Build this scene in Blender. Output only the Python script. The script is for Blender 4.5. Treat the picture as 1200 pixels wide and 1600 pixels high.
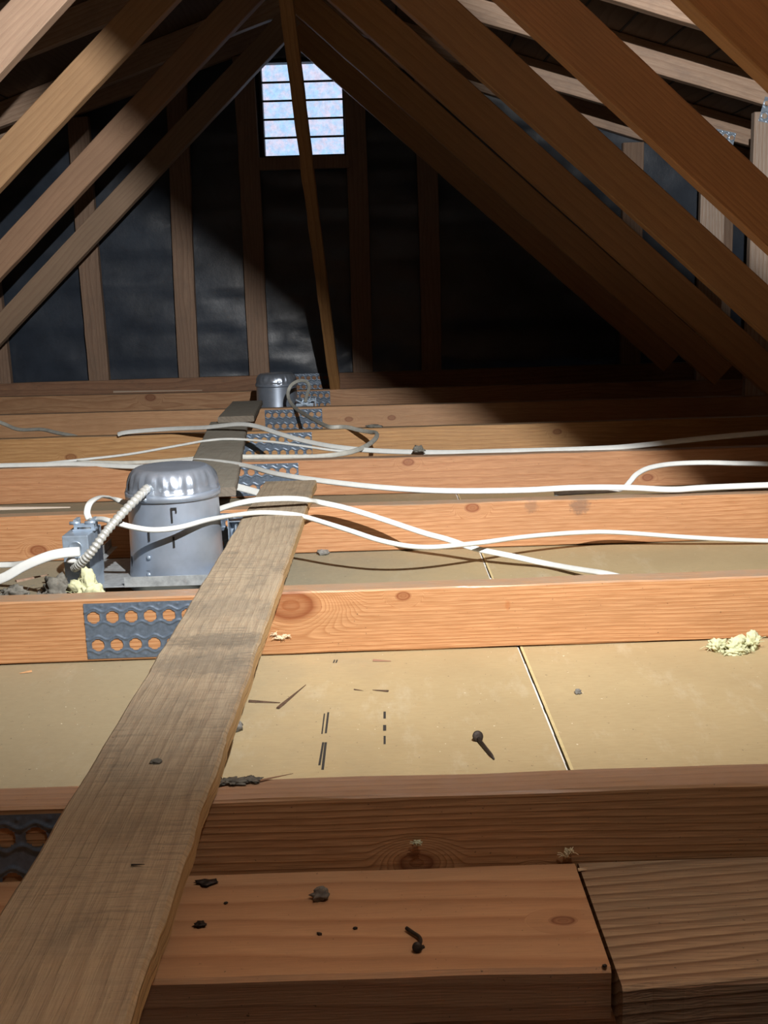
import bpy, bmesh, math, random
from mathutils import Vector, Matrix, noise
R = math.radians
for o in list(bpy.data.objects): bpy.data.objects.remove(o)
scene = bpy.context.scene
COL = scene.collection

# ------------------------------------------------------------------ camera
CZ = 0.485                                   # camera height over the top of the ceiling board (metres)
FPX = 1719.1                                 # focal length for a 1200 x 1600 frame
FW = Vector((0.00299449, 0.98025764, -0.19770177))
RT = Vector((0.99950612, -0.0091185, -0.03007287))
UP = RT.cross(FW)
cd = bpy.data.cameras.new('camera')
cam = bpy.data.objects.new('camera', cd); COL.objects.link(cam)
cam.matrix_world = Matrix(((RT.x, UP.x, -FW.x, 0), (RT.y, UP.y, -FW.y, 0), (RT.z, UP.z, -FW.z, CZ), (0, 0, 0, 1)))
cd.sensor_fit = 'VERTICAL'; cd.sensor_height = 36; cd.lens = FPX / 1600 * 36
cd.clip_start = 0.02; cd.clip_end = 100
scene.camera = cam

# ------------------------------------------------------------------ light
LX, LY, LZ = 0.215, 0.53, CZ + 0.580
sp = bpy.data.lights.new('work_light', 'SPOT')
sp.energy = 275; sp.color = (1.0, 0.99, 0.97); sp.shadow_soft_size = 0.008
sp.spot_size = R(150); sp.spot_blend = 1.0
so = bpy.data.objects.new('work_light', sp); COL.objects.link(so)
so.location = (LX, LY, LZ)
so.rotation_euler = Vector((-0.09, 1.0, -0.03)).to_track_quat('-Z', 'Y').to_euler()
pl = bpy.data.lights.new('work_light_spill', 'POINT')     # the lamp's bare side spill
pl.energy = 9; pl.color = (1.0, 0.90, 0.78); pl.shadow_soft_size = 0.006
po = bpy.data.objects.new('work_light_spill', pl); COL.objects.link(po); po.location = (LX, LY, LZ)
fl = bpy.data.lights.new('fill_light', 'AREA')  # added warm fill behind the camera for the shaded webs, no known source
fl.shape = 'SQUARE'; fl.size = 0.5; fl.energy = 0.6; fl.color = (1.0, 0.80, 0.62)
fo = bpy.data.objects.new('fill_light', fl); COL.objects.link(fo)
fo.location = (0.75, -0.7, 0.95)
fo.rotation_euler = Vector((0.05, 0.8, 0.62)).to_track_quat('-Z', 'Y').to_euler()

w = bpy.data.worlds.new('world'); scene.world = w; w.use_nodes = True
w.node_tree.nodes['Background'].inputs[0].default_value = (0.74, 0.86, 1.0, 1)
w.node_tree.nodes['Background'].inputs[1].default_value = 1.15

vs = scene.view_settings
vs.view_transform = 'Standard'; vs.look = 'None'; vs.gamma = 1; vs.use_curve_mapping = False
vs.exposure = 0.0

# ------------------------------------------------------------------ picture measurements -> places in the attic
def ray(u, v): return FW + RT * ((u - 600) / FPX) + UP * ((800 - v) / FPX)
def atY(u, v, Y):
    d = ray(u, v); return Vector((0, 0, CZ)) + d * (Y / d.y)
def atZ(u, v, z):
    d = ray(u, v); return Vector((0, 0, CZ)) + d * ((z - CZ) / d.z)

# ------------------------------------------------------------------ bookkeeping
def tag(o, label=None, cat=None, group=None, kind=None):
    if label: o['label'] = label
    if cat: o['category'] = cat
    if group: o['group'] = group
    if kind: o['kind'] = kind
    return o
def empty(name, loc=(0, 0, 0), rz=0):
    o = bpy.data.objects.new(name, None); COL.objects.link(o); o.empty_display_size = 0.05
    o.location = loc; o.rotation_euler = (0, 0, rz); return o
def link(name, me, mat, parent=None, mw=None):
    o = bpy.data.objects.new(name, me); COL.objects.link(o)
    if mat and not me.materials: me.materials.append(mat)
    if parent: o.parent = parent
    if mw is not None: o.matrix_local = mw
    return o
def mesh(name, vs_, fs, smooth=False):
    me = bpy.data.meshes.new(name); me.from_pydata([tuple(v) for v in vs_], [], fs); me.update()
    if smooth:
        for p in me.polygons: p.use_smooth = True
    return me
def bm_mesh(name, bm, smooth=False):
    me = bpy.data.meshes.new(name); bm.to_mesh(me); bm.free()
    if smooth:
        for p in me.polygons: p.use_smooth = True
    return me
def copy_tree(o, parent=None):
    c = o.copy(); COL.objects.link(c); c.parent = parent
    for ch in list(o.children): copy_tree(ch, c)
    return c

# ------------------------------------------------------------------ material helper
class N:
    def __init__(s, name):
        s.m = bpy.data.materials.new(name); s.m.use_nodes = True
        s.t = s.m.node_tree; s.b = s.t.nodes['Principled BSDF']
        s.tc = s.t.nodes.new('ShaderNodeTexCoord')
    def lk(s, a, b): s.t.links.new(a, b)
    def put(s, inp, v):
        if hasattr(v, 'is_linked') or isinstance(v, bpy.types.NodeSocket): s.lk(v, inp)
        else: inp.default_value = v
    def math(s, op, a, b=0.0, c=None, clamp=False):
        n = s.t.nodes.new('ShaderNodeMath'); n.operation = op; n.use_clamp = clamp
        s.put(n.inputs[0], a); s.put(n.inputs[1], b)
        if c is not None: s.put(n.inputs[2], c)
        return n.outputs[0]
    def vec(s, op, a, b):
        n = s.t.nodes.new('ShaderNodeVectorMath'); n.operation = op
        s.put(n.inputs[0], a); s.put(n.inputs[1], b)
        return n.outputs['Value'] if op in ('LENGTH', 'DISTANCE') else n.outputs[0]
    def noise(s, co, scale, detail=3, rough=0.55, w=0.0, dist=0.0):
        n = s.t.nodes.new('ShaderNodeTexNoise'); n.noise_dimensions = '4D'
        s.put(n.inputs['Vector'], co); n.inputs['Scale'].default_value = scale; n.inputs['W'].default_value = w
        n.inputs['Detail'].default_value = detail; n.inputs['Roughness'].default_value = rough
        n.inputs['Distortion'].default_value = dist
        return n.outputs['Fac']
    def ramp(s, f, stops, interp='LINEAR'):
        n = s.t.nodes.new('ShaderNodeValToRGB'); s.put(n.inputs[0], f); n.color_ramp.interpolation = interp
        e = n.color_ramp.elements
        while len(e) < len(stops): e.new(0.5)
        for i, (p, c) in enumerate(stops):
            e[i].position = p; e[i].color = (c, c, c, 1) if isinstance(c, (int, float)) else (*c, 1)
        return n.outputs[0]
    def mix(s, f, a, b, mode='MIX'):
        n = s.t.nodes.new('ShaderNodeMix'); n.data_type = 'RGBA'; n.blend_type = mode
        s.put(n.inputs[0], f)
        for i, v in ((6, a), (7, b)):
            if isinstance(v, tuple): n.inputs[i].default_value = (*v, 1) if len(v) == 3 else v
            else: s.lk(v, n.inputs[i])
        return n.outputs[2]
    def bump(s, h, strength=0.3, dist=0.002):
        n = s.t.nodes.new('ShaderNodeBump'); s.put(n.inputs['Height'], h)
        n.inputs['Strength'].default_value = strength; n.inputs['Distance'].default_value = dist
        s.lk(n.outputs[0], s.b.inputs['Normal'])
    def sep(s, v):
        n = s.t.nodes.new('ShaderNodeSeparateXYZ'); s.lk(v, n.inputs[0]); return n.outputs
    def comb(s, x, y, z):
        n = s.t.nodes.new('ShaderNodeCombineXYZ')
        for i, v in enumerate((x, y, z)): s.put(n.inputs[i], v)
        return n.outputs[0]
    def color(s, c):
        if isinstance(c, tuple): s.b.inputs['Base Color'].default_value = (*c, 1)
        else: s.lk(c, s.b.inputs['Base Color'])
    def set(s, **k):
        for a, v in k.items(): s.put(s.b.inputs[a.replace('_', ' ')], v)

def wood(name, light, dark, seed=0.0, freq=95, wave=9, knots=(), rough=0.42, dust=0.35, dustcol=(0.30, 0.24, 0.18),
         stain=0.0, staincol=(0.05, 0.045, 0.04), grain=0.8, axis='X', bump=0.25, spec=0.5, fibre=0.5, spots=(), tilt=0.0, cross=0.0, sidecol=None):
    n = N(name); co = n.tc.outputs['Object']; x, y, z = n.sep(co)[:3]
    if axis == 'Y': x, y = y, x
    if axis == 'Z': x, z = z, x
    lo = n.comb(n.math('MULTIPLY', x, 1.3), n.math('MULTIPLY', y, 9.0), n.math('MULTIPLY', z, 9.0))
    n1 = n.noise(lo, 1.0, 2, 0.5, seed)
    n2 = n.noise(n.comb(n.math('MULTIPLY', x, 7.0), n.math('MULTIPLY', y, 30.0), n.math('MULTIPLY', z, 30.0)), 1.0, 2, 0.5, seed + 3)
    ring = n.math('ADD', n.math('MULTIPLY', n.math('ADD', z, n.math('MULTIPLY', y, 0.7)), freq), n.math('MULTIPLY', n1, wave))
    ring = n.math('ADD', ring, n.math('MULTIPLY', n2, 0.55))
    if tilt: ring = n.math('ADD', ring, n.math('MULTIPLY', x, tilt))
    kmask = None
    for (kx, ky, kz, kr) in knots:
        if axis == 'Y': kx, ky = ky, kx
        dx = n.math('MULTIPLY', n.math('SUBTRACT', x, kx), 0.62)
        dy = n.math('MULTIPLY', n.math('SUBTRACT', y, ky), 1.0)
        dz = n.math('SUBTRACT', z, kz)
        d2 = n.math('ADD', n.math('MULTIPLY', dx, dx), n.math('ADD', n.math('MULTIPLY', dy, dy), n.math('MULTIPLY', dz, dz)))
        d = n.math('DIVIDE', n.math('SQRT', d2), kr)
        d = n.math('ADD', d, n.math('MULTIPLY', n.math('SUBTRACT', n2, 0.5), 0.5))
        wgt = n.ramp(n.math('MULTIPLY', d, 0.25), [(0.25, 1.0), (0.75, 0.0)], 'EASE')
        ring = n.math('ADD', n.math('MULTIPLY', ring, n.math('SUBTRACT', 1.0, wgt)),
                      n.math('MULTIPLY', wgt, n.math('MULTIPLY', d, 2.2)))
        core = n.ramp(n.math('MULTIPLY', d, 0.5), [(0.0, 0.75), (0.28, 0.7), (0.42, 1.0), (0.60, 0.0)])
        kmask = core if kmask is None else n.math('MAXIMUM', kmask, core)
    r = n.math('FRACT', ring)
    g = n.ramp(r, [(0.0, 0.0), (0.55, 0.35), (0.86, 1.0), (1.0, 0.0)])
    g = n.math('MULTIPLY', g, grain)
    fib = n.noise(n.comb(n.math('MULTIPLY', x, 25.0), n.math('MULTIPLY', y, 700.0), n.math('MULTIPLY', z, 700.0)), 1.0, 2, 0.6, seed)
    col = n.mix(g, light, dark)
    big = n.noise(n.comb(n.math('MULTIPLY', x, 2.5), n.math('MULTIPLY', y, 12.0), n.math('MULTIPLY', z, 12.0)), 1.0, 3, 0.6, seed + 9)
    col = n.mix(n.ramp(big, [(0.35, 0.0), (0.7, 0.55)]), col, tuple(a * 0.62 for a in light))
    col = n.mix(n.math('MULTIPLY', n.ramp(fib, [(0.35, 1.0), (0.6, 0.0)]), fibre), col, tuple(a * 0.75 for a in dark))
    if kmask is not None: col = n.mix(n.math('MULTIPLY', kmask, 0.85), col, tuple(a * b for a, b in zip(dark, (0.55, 0.38, 0.35))))
    for (sx, sy, sz, srx, srz, amt) in spots:
        ax = n.math('DIVIDE', n.math('SUBTRACT', x, sx if axis == 'X' else sy), srx)
        az = n.math('DIVIDE', n.math('SUBTRACT', z if axis == 'X' else y, sz if axis == 'X' else sx), srz)
        dd = n.math('ADD', n.math('MULTIPLY', ax, ax), n.math('MULTIPLY', az, az))
        dd = n.math('ADD', dd, n.math('MULTIPLY', n.math('SUBTRACT', n.noise(co, 120, 3, 0.7, seed), 0.5), 2.5))
        col = n.mix(n.math('MULTIPLY', n.ramp(dd, [(0.2, 1.0), (1.0, 0.0)]), amt), col, staincol)
    if stain > 0:
        sn = n.noise(n.comb(n.math('MULTIPLY', x, 12.0), n.math('MULTIPLY', y, 30.0), n.math('MULTIPLY', z, 30.0)), 1.0, 5, 0.7, seed + 5)
        col = n.mix(n.math('MULTIPLY', n.ramp(sn, [(0.50, 0.0), (0.68, 1.0)]), stain), col, staincol)
    cr = None
    if cross:      # saw chatter running across the board
        cr = n.noise(n.comb(n.math('MULTIPLY', x, 210.0), n.math('MULTIPLY', y, 22.0), z), 1.0, 4, 0.7, seed + 6)
        zone = n.noise(n.comb(n.math('MULTIPLY', x, 4.0), n.math('MULTIPLY', y, 6.0), z), 1.0, 2, 0.5, seed + 8)
        zn = n.ramp(zone, [(0.42, 0.15), (0.6, 1.0)])
        col = n.mix(n.math('MULTIPLY', n.math('MULTIPLY', n.ramp(cr, [(0.40, 1.0), (0.52, 0.0)]), zn), cross), col, (0.07, 0.055, 0.04))
        cr = n.math('MULTIPLY', n.math('MULTIPLY', cr, zn), 3.0 * cross)
    # specks of dirt
    spn = n.noise(co, 260, 2, 0.6, seed + 2)
    col = n.mix(n.ramp(spn, [(0.68, 0.0), (0.73, 0.7)]), col, (0.03, 0.022, 0.016))
    if dust > 0:
        ge = n.t.nodes.new('ShaderNodeNewGeometry'); nz = n.sep(ge.outputs['Normal'])[2]
        dn = n.noise(co, 35, 5, 0.65, seed + 4)
        f = n.math('MULTIPLY', n.ramp(nz, [(0.6, 0.0), (0.9, 1.0)]), n.ramp(dn, [(0.25, dust * 0.6), (0.65, min(1, dust * 1.5))]))
        col = n.mix(f, col, dustcol)
        if sidecol: col = n.mix(n.ramp(nz, [(0.45, 0.85), (0.75, 0.0)]), col, sidecol)
    n.color(col); n.set(Roughness=n.ramp(fib, [(0.3, rough), (0.7, min(1, rough + 0.25))])); n.b.inputs['Specular IOR Level'].default_value = spec
    h = n.math('ADD', n.math('MULTIPLY', g, -0.5), fib)
    if cr is not None: h = n.math('ADD', h, cr)
    n.bump(h, bump, 0.0012)
    return n.m

ORL, ORD = (0.58, 0.30, 0.135), (0.36, 0.14, 0.05)

def plain(name, c, rough=0.5, metal=0.0, nscale=0, namt=0.2, bump=0.0, bscale=200, spec=0.5):
    n = N(name); co = n.tc.outputs['Object']
    if nscale:
        f = n.noise(co, nscale, 4, 0.6)
        n.color(n.mix(n.ramp(f, [(0.35, 0.0), (0.7, 1.0)]), c, tuple(max(0, a * (1 - namt)) for a in c)))
    else: n.color(c)
    n.set(Roughness=rough, Metallic=metal); n.b.inputs['Specular IOR Level'].default_value = spec
    if bump: n.bump(n.noise(co, bscale, 3), bump, 0.001)
    return n.m

def board_mat():
    n = N('ceiling_board_paper'); co = n.tc.outputs['Object']; x, y, z = n.sep(co)[:3]
    a = n.noise(co, 3.0, 4, 0.6); col = n.mix(n.ramp(a, [(0.35, 0.0), (0.7, 1.0)]), (0.45, 0.35, 0.195), (0.36, 0.275, 0.15))
    fib = n.noise(n.comb(n.math('MULTIPLY', x, 60.0), n.math('MULTIPLY', y, 260.0), 0.0), 1.0, 3, 0.6)
    col = n.mix(n.ramp(fib, [(0.3, 0.25), (0.6, 0.0)]), col, (0.30, 0.21, 0.10))
    # whitish scuffs
    sc = n.noise(n.comb(n.math('MULTIPLY', x, 16.0), n.math('MULTIPLY', y, 6.0), 0.0), 1.0, 6, 0.75, 4.0)
    col = n.mix(n.ramp(sc, [(0.54, 0.0), (0.70, 0.35)]), col, (0.58, 0.52, 0.40))
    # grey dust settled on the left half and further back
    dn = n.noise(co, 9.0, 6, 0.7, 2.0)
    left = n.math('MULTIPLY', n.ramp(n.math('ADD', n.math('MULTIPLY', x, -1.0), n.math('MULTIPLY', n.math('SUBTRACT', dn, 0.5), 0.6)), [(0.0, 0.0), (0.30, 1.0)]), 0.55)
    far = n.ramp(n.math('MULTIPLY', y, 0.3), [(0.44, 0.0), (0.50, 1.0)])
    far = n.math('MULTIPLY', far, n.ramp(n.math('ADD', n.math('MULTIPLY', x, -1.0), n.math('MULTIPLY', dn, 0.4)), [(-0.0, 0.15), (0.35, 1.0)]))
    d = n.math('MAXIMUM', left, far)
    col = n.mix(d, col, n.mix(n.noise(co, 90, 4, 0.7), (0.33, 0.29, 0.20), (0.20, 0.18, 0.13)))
    s1 = n.noise(co, 130, 3, 0.7, 7.0); col = n.mix(n.ramp(s1, [(0.655, 0.0), (0.69, 0.8)]), col, (0.08, 0.06, 0.04))
    s2 = n.noise(co, 170, 2, 0.5, 8.0); col = n.mix(n.ramp(s2, [(0.71, 0.0), (0.74, 0.9)]), col, (0.78, 0.72, 0.55))
    n.color(col); n.set(Roughness=0.72); n.b.inputs['Specular IOR Level'].default_value = 0.3
    n.bump(n.math('ADD', n.noise(co, 160, 4, 0.7), fib), 0.22, 0.001)
    return n.m

def paper_mat():
    n = N('black_building_paper'); co = n.tc.outputs['Object']
    f = n.noise(co, 6, 5, 0.65)
    n.color(n.mix(n.ramp(f, [(0.3, 0.0), (0.75, 1.0)]), (0.018, 0.026, 0.040), (0.045, 0.060, 0.085)))
    n.set(Roughness=0.36); n.b.inputs['Specular IOR Level'].default_value = 0.6
    n.bump(n.noise(co, 40, 5, 0.7), 0.25, 0.003)
    return n.m

M = dict(
    board=board_mat(), paper=paper_mat(),
    gyp=plain('white_gypsum_edge', (0.80, 0.80, 0.76), 0.8, 0, 60, 0.25),
    tape=plain('cream_paper_edge', (0.62, 0.50, 0.26), 0.75, 0, 80, 0.2),
    galv=plain('galvanized_plate_steel', (0.15, 0.195, 0.26), 0.42, 0.35, 160, 0.35, 0.12, 300),
    galv_dim=plain('grey_galvanized_strap', (0.40, 0.43, 0.45), 0.5, 0.3, 90, 0.4, 0.15, 250),
    bright=plain('bright_zinc_steel', (0.44, 0.54, 0.66), 0.33, 0.5, 60, 0.3, 0.1, 120),
    can=plain('brushed_aluminium', (0.42, 0.49, 0.60), 0.36, 0.6, 14, 0.30, 0.05, 60),
    cap=plain('crimped_aluminium', (0.48, 0.55, 0.66), 0.30, 0.7, 25, 0.25, 0.35, 45),
    black=plain('dark_opening', (0.01, 0.01, 0.01), 0.9),
    cable=plain('white_cable_jacket', (0.66, 0.68, 0.66), 0.42, 0, 50, 0.12, 0.06, 300),
    cable_old=plain('greyed_cable_jacket', (0.50, 0.50, 0.45), 0.5, 0, 50, 0.25, 0.06, 300),
    rust=plain('rusty_iron', (0.050, 0.035, 0.028), 0.6, 0.4, 300, 0.5, 0.3, 500),
    bark=plain('dark_splinter_wood', (0.13, 0.075, 0.045), 0.8, 0, 300, 0.6, 0.4, 500),
    yellow=plain('yellow_glass_wool', (0.66, 0.67, 0.42), 0.95, 0, 90, 0.25, 0.8, 260, 0.1),
    grey=plain('grey_dust_clump', (0.20, 0.19, 0.165), 0.95, 0, 120, 0.5, 0.8, 240, 0.1),
    chip=plain('grey_mortar_crumb', (0.26, 0.25, 0.23), 0.9, 0, 150, 0.5, 0.5, 240, 0.2),
    ink=plain('black_print_ink', (0.045, 0.04, 0.035), 0.8, 0, 500, 0.6),
    frame=plain('dark_painted_vent_frame', (0.035, 0.035, 0.035), 0.6),
    nutw=plain('white_plastic_nut', (0.75, 0.75, 0.72), 0.4),
)
def screen_mat():
    n = N('dusty_insect_screen'); co = n.tc.outputs['Object']
    for l in list(n.t.links):
        if l.to_node.type == 'OUTPUT_MATERIAL': n.t.links.remove(l)
    tr = n.t.nodes.new('ShaderNodeBsdfTransparent'); tl = n.t.nodes.new('ShaderNodeBsdfTranslucent')
    f = n.noise(co, 38, 5, 0.8, 1.0); g = n.noise(co, 22, 4, 0.7, 5.0)
    c = n.mix(n.ramp(g, [(0.4, 0.0), (0.6, 1.0)]), (0.78, 0.90, 1.0), (1.0, 0.90, 0.93))
    n.lk(c, tr.inputs[0]); tl.inputs[0].default_value = (0.45, 0.5, 0.6, 1)
    ms = n.t.nodes.new('ShaderNodeMixShader'); n.lk(n.ramp(f, [(0.42, 0.0), (0.80, 0.45)]), ms.inputs[0])
    n.lk(tr.outputs[0], ms.inputs[1]); n.lk(tl.outputs[0], ms.inputs[2])
    out = [k for k in n.t.nodes if k.type == 'OUTPUT_MATERIAL'][0]; n.lk(ms.outputs[0], out.inputs[0])
    return n.m
M['screen'] = screen_mat()
M['stud'] = wood('grey_brown_stud_wood', (0.36, 0.24, 0.165), (0.24, 0.14, 0.09), 31, 60, 6, axis='Z', rough=0.6, stain=0.35, staincol=(0.14, 0.11, 0.09))
M['sheath'] = wood('dark_roof_board_wood', (0.16, 0.10, 0.06), (0.10, 0.055, 0.03), 41, 40, 6, rough=0.8, dust=0, axis='Y')
M['pale'] = wood('pale_truss_wood', (0.60, 0.42, 0.30), (0.42, 0.26, 0.17), 51, 60, 5, rough=0.5, stain=0.3, staincol=(0.20, 0.15, 0.13), dust=0)
M['post'] = wood('striped_post_wood', (0.56, 0.46, 0.38), (0.38, 0.22, 0.13), 55, 70, 4, axis='Z', rough=0.5, dust=0)

# ------------------------------------------------------------------ solid shapes
def box_bm(bm, x0, x1, y0, y1, z0, z1):
    v = [bm.verts.new(c) for c in ((x0,y0,z0),(x1,y0,z0),(x1,y1,z0),(x0,y1,z0),(x0,y0,z1),(x1,y0,z1),(x1,y1,z1),(x0,y1,z1))]
    for f in ((3,2,1,0),(4,5,6,7),(0,1,5,4),(1,2,6,5),(2,3,7,6),(3,0,4,7)): bm.faces.new([v[i] for i in f])
def box_mesh(name, *a, bev=0.0, seg=2):
    bm = bmesh.new(); box_bm(bm, *a)
    if bev: bmesh.ops.bevel(bm, geom=bm.edges[:], offset=bev, segments=seg, profile=0.6, affect='EDGES')
    return bm_mesh(name, bm)
def beam_mesh(name, x0, x1, y0, y1, z0, z1, ch=0.002, step=0.05, jit=0.0006, seed=0, axis='X', ends=None):
    """sawn member along one axis: eased arrises and slightly wavy edges"""
    rnd = random.Random(seed); n = max(2, int((x1 - x0) / step))
    prof = [(y0+ch,z0),(y1-ch,z0),(y1,z0+ch),(y1,z1-ch),(y1-ch,z1),(y0+ch,z1),(y0,z1-ch),(y0,z0+ch)]
    V = []; F = []
    for i in range(n + 1):
        x = x0 + (x1 - x0) * i / n
        for j, (a, b) in enumerate(prof):
            ja = noise.noise(Vector((x * 9, j // 2 * 3.1, seed))) * jit * 2 + rnd.uniform(-jit, jit) * .4
            jb = noise.noise(Vector((x * 9, j // 2 * 3.1, seed + 7))) * jit * 2
            V.append((x, a + ja, b + jb))
    for i in range(n):
        for j in range(8):
            k = (j + 1) % 8; F.append((i*8+j, (i+1)*8+j, (i+1)*8+k, i*8+k))
    F.append(tuple(range(8))); F.append(tuple(reversed(range(n*8, n*8+8))))
    if axis == 'Y': V = [(y, x, z) for x, y, z in V]; F = [tuple(reversed(f)) for f in F]
    me = mesh(name, V, F)
    bm = bmesh.new(); bm.from_mesh(me); bmesh.ops.recalc_face_normals(bm, faces=bm.faces[:]); bm.to_mesh(me); bm.free()
    return me
def lathe(name, prof, seg=64, smooth=True, fn=None):
    V = []; F = []
    for r, z in prof:
        for j in range(seg):
            a = 2 * math.pi * j / seg; rr, zz = (r, z) if fn is None else fn(r, z, a)
            V.append((rr * math.cos(a), rr * math.sin(a), zz))
    for i in range(len(prof) - 1):
        for j in range(seg):
            k = (j + 1) % seg; F.append((i*seg+j, i*seg+k, (i+1)*seg+k, (i+1)*seg+j))
    F.append(tuple((len(prof)-1)*seg+j for j in range(seg))); F.append(tuple(reversed(range(seg))))
    return mesh(name, V, F, smooth)
def spline(pts, per=8):
    P = [Vector(p) for p in pts]; P = [P[0]*2-P[1]] + P + [P[-1]*2-P[-2]]; out = []
    for i in range(1, len(P) - 2):
        for k in range(per):
            t = k / per; a, b, c, d = P[i-1:i+3]
            out.append(0.5 * ((2*b) + (c-a)*t + (2*a-5*b+4*c-d)*t*t + (3*b-a-3*c+d)*t**3))
    out.append(P[-2]); return out
def sweep(name, pts, w, t, up=(0, -0.6, 1), per=8, nseg=12, rad=None, smooth=True):
    P = spline(pts, per); V = []; F = []; up = Vector(up)
    for i, p in enumerate(P):
        d = (P[min(i+1, len(P)-1)] - P[max(i-1, 0)]).normalized()
        s = d.cross(up); s = s.normalized() if s.length > 1e-4 else Vector((1, 0, 0)); n = s.cross(d).normalized()
        k = rad(i, len(P)) if rad else 1
        for j in range(nseg):
            a = 2 * math.pi * j / nseg; ca, sa = math.cos(a), math.sin(a)
            e = 0.6 if w > t * 1.3 else 1.0
            V.append(p + s * (math.copysign(abs(ca)**e, ca) * w/2 * k) + n * (math.copysign(abs(sa)**e, sa) * t/2 * k))
    for i in range(len(P) - 1):
        for j in range(nseg):
            q = (j + 1) % nseg; F.append((i*nseg+j, i*nseg+q, (i+1)*nseg+q, (i+1)*nseg+j))
    F.append(tuple(reversed(range(nseg)))); F.append(tuple((len(P)-1)*nseg+j for j in range(nseg)))
    return mesh(name, V, F, smooth)
def lump(name, r, sc=(1, 1, 1), seed=0, amp=0.5, sub=3, freq=1.6, smooth=True):
    bm = bmesh.new(); bmesh.ops.create_icosphere(bm, subdivisions=sub, radius=1)
    for v in bm.verts:
        p = v.co.normalized(); o = Vector((seed * 3.7, seed * 1.3, seed))
        k = 1 + amp * noise.fractal(p * freq + o, 0.8, 2.2, 4)
        k += amp * 0.22 * noise.noise(p * freq * 5 + o)
        v.co = Vector((p.x * sc[0], p.y * sc[1], p.z * sc[2])) * (r * max(0.3, k))
    zm = min(v.co.z for v in bm.verts)
    for v in bm.verts:
        v.co.z = max(v.co.z, zm * 0.55) - zm * 0.55
    return bm_mesh(name, bm, smooth)

# ------------------------------------------------------------------ truss parts
RX, RZT = -0.31, CZ + 1.065                   # ridge, underside of the shallow top chord
SL = 0.316                                    # its fall
def roof_under(x): return RZT - SL * abs(x - RX)
CH = 0.093                                    # vertical depth of a top chord
WEBA = math.atan(0.9)

def plate_mesh(name, L=0.203, H=0.078, cols=8, hz=(0.0195, 0.0585), r=0.0086):
    nx, nz = cols * 18, 58; V = []; F = []
    p = L / cols
    def near(x, z):
        row = 0 if z < H / 2 else 1
        off = 0.0 if row else 0.12
        c = (math.floor(x / p - off) + 0.5 + off) * p
        if c < p * 0.4: c += p
        if c > L - p * 0.35: c -= p
        return c, hz[row]
    idx = {}
    for i in range(nx + 1):
        for j in range(nz + 1):
            x = L * i / nx; z = H * j / nz; cx, cz = near(x, z)
            d = math.hypot(x - cx, z - cz); y = 0.0
            ph = math.cos(2 * math.pi * (x - cx) / p)
            for s in (-1, 1):
                zl = cz + s * (0.0098 + 0.0026 * ph); y += 0.0016 * math.exp(-((z - zl) / 0.0012) ** 2)
            if d < 0.0125: y += 0.0006 * math.exp(-((d - r) / 0.0015) ** 2)
            for ez in (0.004, H - 0.004):
                dd = math.hypot((x - cx - p * 0.45 + p / 2) % p - p / 2, z - ez); y += 0.0012 * math.exp(-(dd / 0.0016) ** 2)
            if abs(d - r) < 0.0009 and d > 1e-6:
                x = cx + (x - cx) * r / d; z = cz + (z - cz) * r / d; d = r
            idx[i, j] = len(V); V.append((x, -y, z))
    for i in range(nx):
        for j in range(nz):
            x = L * (i + .5) / nx; z = H * (j + .5) / nz; cx, cz = near(x, z)
            a = math.atan2(z - cz, x - cx); oct_ = r * (1 - 0.06 * math.cos(6 * a))
            if math.hypot(x - cx, z - cz) < oct_: continue
            F.append((idx[i, j], idx[i+1, j], idx[i+1, j+1], idx[i, j+1]))
    return mesh(name, V, F, True)
PLATE = plate_mesh('connector_plate')
PLATE.materials.append(M['galv'])
SPLATE = plate_mesh('post_plate', 0.10, 0.078, 4)
SPLATE.materials.append(M['bright'])

def add_plate(parent, x, z, me=PLATE, y=-0.0012, rx=0.0, ry=0.0, label=None):
    o = link('connector_plate', me, None, parent); o.location = (x, y, z); o.rotation_euler = (rx, ry, 0)
    if label: o['label'] = label
    return o

def knot(u, v, Y, r, yo=0.0):
    p = atY(u, v, Y); return (p.x, yo, p.z, r)

# the near edges of the seven bottom chords, read from the photograph: distance, skew
TR = {
 0: dict(Y=0.205, rz=0.0), 1: dict(Y=0.817, rz=0.0), 2: dict(Y=1.436, rz=0.012), 3: dict(Y=2.027, rz=-0.002),
 4: dict(Y=2.620, rz=-0.018), 5: dict(Y=3.207, rz=-0.01), 6: dict(Y=3.852, rz=-0.055), 7: dict(Y=4.545, rz=-0.085)}
W = {}
W[0] = wood('truss_wood_hidden', ORL, ORD, 100)
W[1] = wood('truss_wood_coarse_grain', (0.56, 0.33, 0.17), (0.27, 0.125, 0.05), 11.3, 150, 4, [knot(650, 1345, .82, .010), knot(835, 1357, .82, .004)], grain=0.95, rough=0.4, dust=0.55, dustcol=(0.42, 0.27, 0.19))
W[2] = wood('truss_wood_straight_grain', (0.60, 0.325, 0.155), ORD, 12.7, 170, 5, [knot(455, 945, 1.44, .022), knot(630, 930, 1.44, .006), (-0.75, 0, 0.05, .012)], grain=0.8, rough=0.27, dust=0.5,
            spots=[(atY(793, 945, 1.44).x, 0, atY(793, 945, 1.44).z, .004, .009, .5)], staincol=(0.36, 0.11, 0.03))
W[3] = wood('truss_wood_one_knot', (0.58, 0.31, 0.15), ORD, 13.1, 120, 5, [knot(738, 793, 2.03, .0085), knot(60, 860, 2.03, .010)], grain=0.75, rough=0.36, dust=0.6, dustcol=(0.34, 0.25, 0.17),
            spots=[(atY(905, 790, 2.03).x, 0, atY(905, 790, 2.03).z, .022, .02, .55), (atY(830, 800, 2.03).x, 0, atY(830, 790, 2.03).z, .014, .016, .35)], staincol=(0.10, 0.07, 0.06))
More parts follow.
